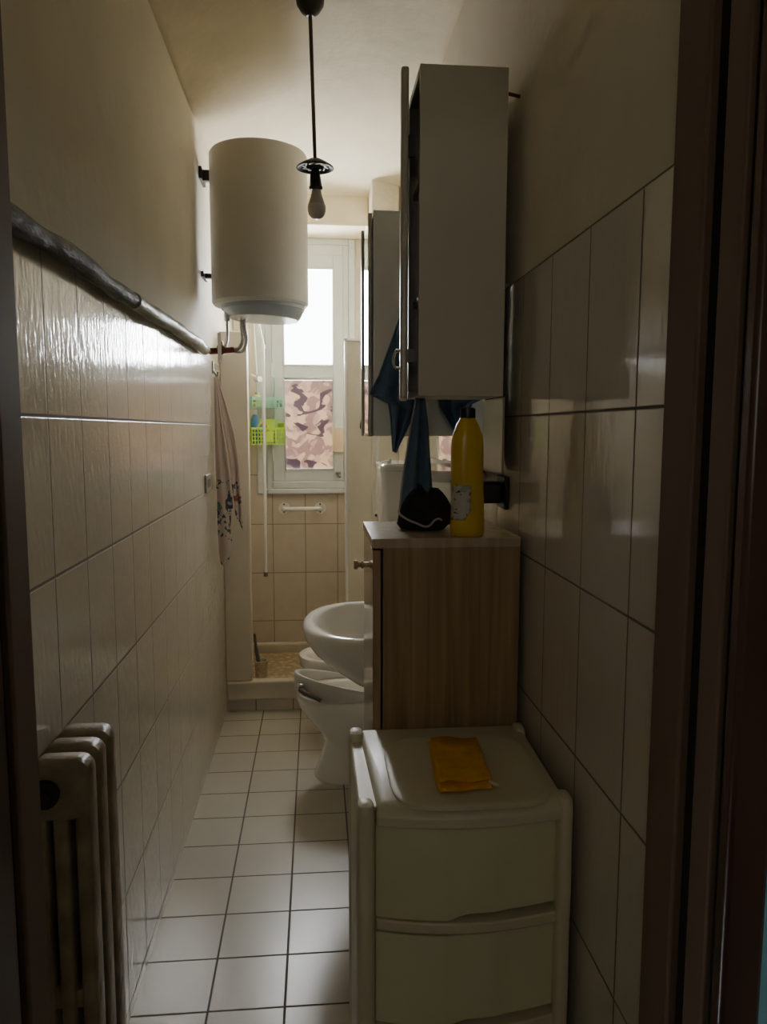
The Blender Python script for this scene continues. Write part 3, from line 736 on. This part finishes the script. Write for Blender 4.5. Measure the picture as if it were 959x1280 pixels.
# pouch
px_, py_, pz_ = .247, 1.715, cz
pc = thing('drawstring_pouch', (px_, py_, pz_), 'black crumpled pouch with grey piping on the wood cabinet', 'pouch')
a = MB(); R_ = []
nn = 40
for k, (sx, sy, z) in enumerate(((.050, .040, .001), (.061, .049, .012), (.060, .048, .030), (.056, .044, .048), (.047, .036, .066), (.038, .026, .078), (.028, .014, .086), (.010, .005, .087))):
    ring = []
    for i in range(nn):
        t = 2 * PI * i / nn
        w_ = 1 + .06 * math.sin(3 * t + k * .7) + .045 * math.sin(7 * t - k)
        ring.append((px_ - .002 + sx * w_ * math.cos(t) + .004 * k * .3, py_ + sy * w_ * math.sin(t), pz_ + z * (1 + .10 * math.sin(2 * t + 1) * (k > 1)) ))
    R_.append(ring)
a.rings(R_); a.build('bag', m_pouch, pc, smooth=70)
a = MB(); a.tube([(.186, 1.70, pz_ + .042), (.189, 1.676, pz_ + .036), (.205, 1.658, pz_ + .027), (.222, 1.652, pz_ + .020), (.240, 1.652, pz_ + .013), (.252, 1.652, pz_ + .016), (.262, 1.655, pz_ + .026), (.272, 1.655, pz_ + .030), (.279, 1.658, pz_ + .026)], .0024, 8); a.build('piping', m_piping, pc)
a = MB(); a.tube([(.246, 1.70, pz_ + .080), (.238, 1.695, pz_ + .098), (.232, 1.70, pz_ + .102), (.229, 1.70, pz_ + .092)], .0028, 8); a.build('cord_loop', m_pouch, pc)

# black adapter in a wall socket
ad = thing('plug_adapter', (XR, 1.76, 1.33), 'black plug adapter in the right wall beside the yellow bottle', 'plug')
box('plate', XR - .012, XR, 1.72, 1.80, 1.325, 1.402, m_black, ad, bevel=.003)
box('adapter_body', XR - .075, XR - .012, 1.735, 1.79, 1.338, 1.388, m_black, ad, bevel=.006)
a = MB(); a.tube([(XR - .065, 1.755, 1.34), (XR - .066, 1.75, 1.315), (XR - .060, 1.76, 1.297), (XR - .050, 1.80, 1.287), (XR - .035, 1.84, 1.287)], .004, 8); a.build('cable', m_black, ad)

# ------------------------------------------------------------------ plastic drawer tower
TX0, TX1, TY0, TY1, TZ = .062, .436, 1.185, 1.535, .882
tw = thing('drawer_tower', ((TX0 + TX1) / 2, (TY0 + TY1) / 2, 0), 'off-white plastic drawer tower by the doorway with an ochre cloth on top', 'drawers')
def bow(u, b=.024): return -b * (1 - (2 * u - 1) ** 2)
a = MB(); a.box(TX0 + .004, TX0 + .040, TY0 + .03, TY1 - .02, .02, .872); a.box(TX1 - .020, TX1 - .012, TY0 + .04, TY1 - .02, .02, .85); a.box(TX0 + .02, TX1 - .02, TY1 - .028, TY1 - .02, .02, .85)
a.build('carcass', m_plast, tw, bevel=.006)
for x0, x1 in ((TX0, TX0 + .032), (TX1 - .026, TX1)):
    for y0_, y1_, zt in ((TY0 + .002, TY0 + .052, .886), (TY1 - .05, TY1, .890)):
        cxx, cyy = (x0 + x1) / 2, (y0_ + y1_) / 2; rx, ry = (x1 - x0) / 2, (y1_ - y0_) / 2
        a = MB(); S_ = [(cxx, cyy, rx, ry, 0.0)]
        for k in range(30):
            z = .02 + (zt - .04) * k / 29
            wv = 1 + .05 * math.sin((z - .68) / .195 * 2 * PI)
            S_.append((cxx, cyy, rx, ry * wv, z))
        S_ += [(cxx, cyy, rx * .95, ry * .95, zt - .01), (cxx, cyy, rx * .75, ry * .75, zt - .003), (cxx, cyy, rx * .4, ry * .4, zt)]
        a.loft(S_, 24, e=2.8); a.build('post', m_plast, tw)
# lid
lx0, lx1 = TX0 + .034, TX1 - .010
def lid_poly(ins, b, yf, yb_, n=24):
    pts = [(lx0 + ins + (lx1 - lx0 - 2 * ins) * i / n, yf + bow(i / n, b)) for i in range(n + 1)]
    return pts + [(TX1 - .002 - ins, yb_), (TX0 + .022 + ins, yb_)]
a = MB()
P0 = lid_poly(0, .022, TY0 + .012, TY1 - .004); P1 = lid_poly(.004, .022, TY0 + .024, TY1 - .006); P2 = lid_poly(.010, .020, TY0 + .040, TY1 - .012)
a.rings([[(x, y, .847) for x, y in P0], [(x, y, .866) for x, y in P0], [(x, y, .877) for x, y in P1], [(x, y, TZ) for x, y in P2]])
ld = a.build('lid', m_plast, tw, bevel=.003, smooth=50)
def se(cx, cy, rx, ry, e, n=64, bulge=0):
    out = []
    for i in range(n):
        t = 2 * PI * i / n; c_, s_ = math.cos(t), math.sin(t)
        out.append((cx + rx * math.copysign(abs(c_) ** (2 / e), c_), cy + ry * math.copysign(abs(s_) ** (2 / e), s_)))
    return out
q0 = se(.268, 1.328, .142, .150, 4.5); q1 = se(.268, 1.328, .137, .145, 4.5); q2 = se(.268, 1.328, .128, .136, 4.5)
a = MB(); a.rings([[(x, y, TZ - .002) for x, y in q0], [(x, y, TZ + .003) for x, y in q0], [(x, y, TZ + .0055) for x, y in q1], [(x, y, TZ + .005) for x, y in q2]]); a.build('lid_panel', m_plast, ld, smooth=50)
# drawers
dx0, dx1 = TX0 + .034, TX1 - .006
for k in range(4):
    zt = .845 - .195 * k; zb = .678 - .195 * k
    a = MB(); n = 44; front = []; 
    def yy(u):
        s_ = max(0, min(1, (u - .36) / .05)); s2 = max(0, min(1, (u - .60) / .1))
        return TY0 + .026 + bow(u, .026) + .0035 * s_ + .004 * (s2 * s2 * (3 - 2 * s2))
    def zbot(u):
        s_ = max(0, min(1, (u - .36) / .12)); s_ = s_ * s_ * (3 - 2 * s_)
        return zb + .010 * s_
    top = [(dx0 + (dx1 - dx0) * i / n, yy(i / n), zt) for i in range(n + 1)]
    mid = [(dx0 + (dx1 - dx0) * i / n, yy(i / n), zbot(i / n)) for i in range(n + 1)]
    tb = [(dx0 + (dx1 - dx0) * i / n, TY0 + .06, zt) for i in range(n + 1)]
    bb = [(dx0 + (dx1 - dx0) * i / n, TY0 + .06, zbot(i / n)) for i in range(n + 1)]
    a.rings([[tb[i], top[i], mid[i], bb[i]] for i in range(n + 1)])
    a.box(dx0 + .01, dx1 - .012, TY0 + .06, TY1 - .03, zb + .012, zt - .02)
    a.build('drawer', m_drawer, tw, smooth=30)
    a = MB(); pts = [(dx0 + (dx1 - dx0) * i / 24, TY0 + .022 + bow(i / 24, .026)) for i in range(25)] + [(dx1, TY0 + .10), (dx0, TY0 + .10)]
    a.prism(pts, zb - .023, zb - .003); a.build('rail', m_plast, tw, bevel=.003)

# folded ochre cloth
oc = thing('folded_cloth', (.25, 1.32, TZ + .006), 'folded ochre yellow cloth lying on the plastic drawer tower', 'cloth')
a = MB()
zc = TZ + .0065
def cl(u, v, lay):  # u across, v from front to back
    xa = .205 + .012 * v; xb = .300 + .010 * v - .0 * v
    x = xa + (xb - xa) * u; y = 1.222 + .195 * v + .012 * u * (1 - v)
    return x + (.006 if lay else 0) * (1 - v), y + (.010 * lay) * (1 - v)
rows = []
n = 16; mrow = 14
path = []
# side profile of a twice folded cloth: bottom layer to front, fold, back over
prof2 = [(1, .0015), (.6, .002), (.2, .0025), (.0, .002), (-.03, .006), (.0, .0105), (.25, .0105), (.6, .0095), (.97, .008), (1.0, .011), (.97, .014), (.6, .0155), (.25, .0175), (.03, .0185), (.0, .0215), (.04, .0245), (.3, .0235), (.7, .021), (1.0, .018)]
for v, z in prof2:
    row = []
    for i in range(n + 1):
        u = i / n
        x, y = cl(u, v, 0)
        row.append((x + .003 * math.sin(z * 400), y + .003 * math.sin(u * 9 + z * 300), zc + z * (1.0 - .25 * u) + .0012 * math.sin(u * 7 + v * 5)))
    rows.append(row)
a.sheet(rows); a.build('layers', m_cloth, oc, solid=.0028, smooth=80)
a = MB(); a.tube([(.296, 1.236, zc + .012), (.308, 1.228, zc + .009), (.312, 1.236, zc + .006)], .003, 8); a.build('care_tag', m_plast, oc)

# ------------------------------------------------------------------ sink, toilet, bidet
SY = 2.78
sk = thing('wash_basin', (.25, SY, 0), 'white oval wash basin on a pedestal beyond the wood cabinet', 'sink')
a = MB()
a.loft([(.300, SY, .110, .105, .545), (.275, SY, .150, .150, .575), (.245, SY, .188, .215, .63), (.212, SY, .228, .270, .695), (.197, SY, .246, .302, .745), (.195, SY, .250, .310, .775), (.195, SY, .247, .307, .792), (.197, SY, .240, .300, .800),
        (.200, SY, .226, .284, .803), (.204, SY, .212, .268, .801), (.206, SY, .204, .259, .792), (.209, SY, .196, .250, .765), (.215, SY, .165, .210, .70), (.225, SY, .110, .130, .655), (.230, SY, .03, .03, .645)], 64, e=2.25)
a.build('basin', m_porc, sk, smooth=60)
a = MB(); a.loft([(.330, SY, .105, .11, 0), (.335, SY, .095, .095, .04), (.340, SY, .085, .08, .30), (.325, SY, .095, .095, .50), (.315, SY, .10, .10, .56)], 36, e=2.3); a.build('pedestal', m_porc, sk)
a = MB(); a.tube([(.40, SY, .795), (.40, SY, .87), (.38, SY, .90), (.33, SY, .90), (.30, SY, .88)], .012, 12); a.tube([(.40, SY - .03, .87), (.40, SY + .03, .87)], .014, 12); a.build('faucet', m_chrome, sk)

def bowl(name, label, cat, cy, seat_open=True, rim=.378, sc=1.0):
    o = thing(name, (.15, cy, 0), label, cat)
    a = MB()
    a.loft([(.150, cy, .170, .118 * sc, 0), (.150, cy, .168, .116 * sc, .012), (.158, cy, .150, .104 * sc, .08), (.165, cy, .138, .098 * sc, .16), (.160, cy, .160, .115 * sc, .21), (.145, cy, .198, .148 * sc, .275), (.132, cy, .220, .172 * sc, .33), (.128, cy, .2225, .178 * sc, .36), (.128, cy, .220, .176 * sc, rim - .004), (.128, cy, .210, .168 * sc, rim),
            (.128, cy, .178, .138 * sc, rim - .001), (.130, cy, .165, .125 * sc, rim - .02), (.135, cy, .135, .10 * sc, .28), (.14, cy, .07, .05 * sc, .2)], 56, e=2.2)
    a.box(.30, XR - .004, cy - .09, cy + .09, .22, rim - .012)
    a.build('bowl', m_porc, o, smooth=60)
    return o
TYC = 3.20
tl = bowl('toilet', 'white pedestal toilet with a raised seat riser under the basin edge', 'toilet', TYC)
# wedge shaped seat riser with a clamp at the front
a = MB(); n = 56
def rring(rx, ry, fz):
    out = []
    for i in range(n):
        t = 2 * PI * i / n
        x = .12 + rx * math.cos(t); y = TYC + ry * math.sin(t); out.append((x, y, fz(x)))
    return out
TZ_ = lambda x, y: max(.446 - .24 * x - .153 * (y - TYC), .396)
def rr(rx, ry, f): return [(.12 + rx * math.cos(2 * PI * i / n), TYC + ry * math.sin(2 * PI * i / n), f(.12 + rx * math.cos(2 * PI * i / n), TYC + ry * math.sin(2 * PI * i / n))) for i in range(n)]
B_ = lambda x, y: .382 + .10 * max(0, .0 - x)
a.rings([rr(.198, .158, B_), rr(.214, .174, B_), rr(.222, .182, lambda x, y: B_(x, y) + .004), rr(.224, .184, lambda x, y: TZ_(x, y) - .006), rr(.219, .179, TZ_), rr(.207, .167, TZ_), rr(.202, .162, lambda x, y: TZ_(x, y) - .006), rr(.198, .158, B_)], cap0=False, cap1=False)
rz = a.build('seat_riser', m_seat, tl, smooth=50)
rz['label'] = 'grey-white sloping seat riser'
a = MB(); a.box(-.085, -.060, TYC - .125, TYC - .105, .415, .452); a.build('clamp_plate', m_chrome, rz, bevel=.003)
a = MB(); a.tube([(-.075, TYC - .125, .43), (-.045, TYC - .150, .418), (-.01, TYC - .172, .408), (.012, TYC - .180, .397)], [.012, .009, .009, .011], 10); a.build('clamp_handle', m_bristle, rz)
bowl('bidet', 'white bidet standing between the toilet and the shower step', 'bidet', 3.74, rim=.386, sc=.95)

# cistern on the right wall
cs = thing('toilet_cistern', (.36, 3.20, .98), 'white wall-hung cistern on the right wall behind the long towel', 'cistern')
a = MB(); a.loft([(.358, 3.20, .080, .17, .985), (.356, 3.20, .087, .178, 1.02), (.355, 3.20, .0915, .183, 1.345)], 40, e=7); a.build('tank', m_porc, cs)
a = MB(); a.loft([(.354, 3.20, .094, .187, 1.346), (.354, 3.20, .094, .187, 1.366), (.354, 3.20, .085, .178, 1.374)], 40, e=7); a.build('lid', m_porc, cs)
a = MB(); a.tube([(.30, 3.10, 1.374), (.30, 3.10, 1.392)], .010, 12); a.tube([(.30, 3.10, 1.386), (.272, 3.06, 1.378)], .005, 8); a.build('flush_lever', m_chrome, cs)
a = MB(); a.tube([(.37, 3.20, .985), (.37, 3.20, .75), (.37, 3.20, .38)], .02, 14); a.build('flush_pipe', m_white, cs)

# water pipes on the right wall near the shower
a = MB(); a.tube([(.287, 4.098, 1.60), (.287, 4.098, .9)], .008, 10); 
vp = thing('wall_pipe', (.30, 4.10, .9), 'thin cream water pipe with two valves on the right shower pilaster', 'pipe')
a.bm.free()
MB().tube([(.335, 4.108, 1.62), (.335, 4.108, .95)], .009, 10).build('tube', m_white, vp)
for x in (.325, .345): MB().tube([(x, 4.10, 1.045), (x, 4.085, 1.045)], .008, 10).build('valve', m_iron, vp)

# ------------------------------------------------------------------ radiator
rd = thing('cast_iron_radiator', (-.435, 1.34, 0), 'old cast iron column radiator low on the left wall by the doorway', 'radiator')
rx0, rx1 = -.484, -.384
for i, y in enumerate((1.27, 1.335, 1.40)):
    a = MB(); hw = .024; zt = .958
    wcol = (rx1 - rx0 - .018) / 3
    for k in range(3):
        x0 = rx0 + k * (wcol + .009); cx_ = x0 + wcol / 2
        a.loft([(cx_, y, wcol / 2, hw, .11), (cx_, y, wcol / 2, hw, zt - .06)], 24, e=5)
    for z0, z1 in ((zt - .105, zt), (.085, .16), (.505, .545)):
        h = z1 - z0; r_ = .024 if h > .05 else .008
        pts = []
        for (cx_, cz_, a0) in ((rx1 - r_, z1 - r_, 0), (rx0 + r_, z1 - r_, 90), (rx0 + r_, z0 + r_, 180), (rx1 - r_, z0 + r_, 270)):
            for t in range(6):
                an = math.radians(a0 + 18 * t); pts.append((cx_ + r_ * math.cos(an), cz_ + r_ * math.sin(an)))
        hh = hw - (.006 if h < .05 else 0)
        ins = .006
        def sc(p, s_):
            mx = (rx0 + rx1) / 2; mz = (z0 + z1) / 2
            return (mx + (p[0] - mx) * (1 - s_ / ((rx1 - rx0) / 2)), mz + (p[1] - mz) * (1 - s_ / (h / 2)))
        a.rings([[(sc(p, ins)[0], y - hh, sc(p, ins)[1]) for p in pts], [(p[0], y - hh + .007, p[1]) for p in pts], [(p[0], y + hh - .007, p[1]) for p in pts], [(sc(p, ins)[0], y + hh, sc(p, ins)[1]) for p in pts]])
    if i != 1:
        for x in (rx0 + .018, rx1 - .018): a.loft([(x, y, .016, .018, 0), (x, y, .010, .014, .04), (x, y, .013, .018, .1)], 14)
    a.build('section', m_radi, rd, smooth=45)
for y0_, y1_ in ((1.294, 1.311), (1.359, 1.376)):
    for z in (.905, .122): MB().tube([(-.434, y0_ - .002, z), (-.434, y1_ + .002, z)], .022, 16).build('nipple', m_radi, rd)
a = MB(); a.tube([(-.455, 1.247, .905), (-.455, 1.236, .905)], .024, 20); a.tube([(-.455, 1.236, .905), (-.455, 1.228, .905)], .012, 6); a.build('end_plug', m_iron, rd)

# ------------------------------------------------------------------ light
W = bpy.data.worlds.new('sky'); S.world = W; W.use_nodes = True
bg = W.node_tree.nodes['Background']; bg.inputs[0].default_value = (.93, .97, 1, 1); bg.inputs[1].default_value = 3.0
la = bpy.data.lights.new('sky_light', 'AREA'); la.shape = 'RECTANGLE'; la.size = 1.5; la.size_y = 1.9; la.energy = 125; la.color = (.95, .97, 1)
lo = bpy.data.objects.new('sky_light', la); COL.objects.link(lo); lo.location = (-.04, 5.25, 2.05); lo.rotation_euler = (math.radians(-90), 0, 0)
lb = bpy.data.lights.new('added_fill_light', 'AREA'); lb.size = .5; lb.energy = .6; lb.color = (1, .93, .82)  # added fill lamp in the unseen hall, lifts faces turned to the doorway
ho = bpy.data.objects.new('added_fill_light', lb); COL.objects.link(ho); ho.rotation_euler = (math.radians(90), 0, 0); ho.location = (-.35, -1.15, 1.95)

S.view_settings.view_transform = 'AgX'
S.view_settings.look = 'AgX - Base Contrast'
S.view_settings.exposure = 2.25
S.cycles.max_bounces = 14; S.cycles.diffuse_bounces = 8; S.cycles.glossy_bounces = 6; S.cycles.transparent_max_bounces = 12
S.cycles.sample_clamp_indirect = 6
S.cycles.use_denoising = True
S.cycles.caustics_reflective = False; S.cycles.caustics_refractive = False

# ------------------------------------------------------------------ camera
psi, th, ro = .089, .1084, .0017
fw = Vector((math.sin(psi) * math.cos(th), math.cos(psi) * math.cos(th), -math.sin(th)))
r = Vector((math.cos(psi), -math.sin(psi), 0)); u = r.cross(fw)
r2 = math.cos(ro) * r + math.sin(ro) * u; u2 = -math.sin(ro) * r + math.cos(ro) * u
M3 = Matrix((r2, u2, -fw)).transposed()
cd_ = bpy.data.cameras.new('camera'); co = bpy.data.objects.new('camera', cd_); COL.objects.link(co)
co.matrix_world = Matrix.Translation((0, 0, 1.51)) @ M3.to_4x4()
cd_.sensor_fit = 'HORIZONTAL'; cd_.sensor_width = 36; cd_.lens = 942.07 / 959 * 36; cd_.clip_start = .02
S.camera = co

for o in bpy.data.objects:
    if '_org' in o: del o['_org']
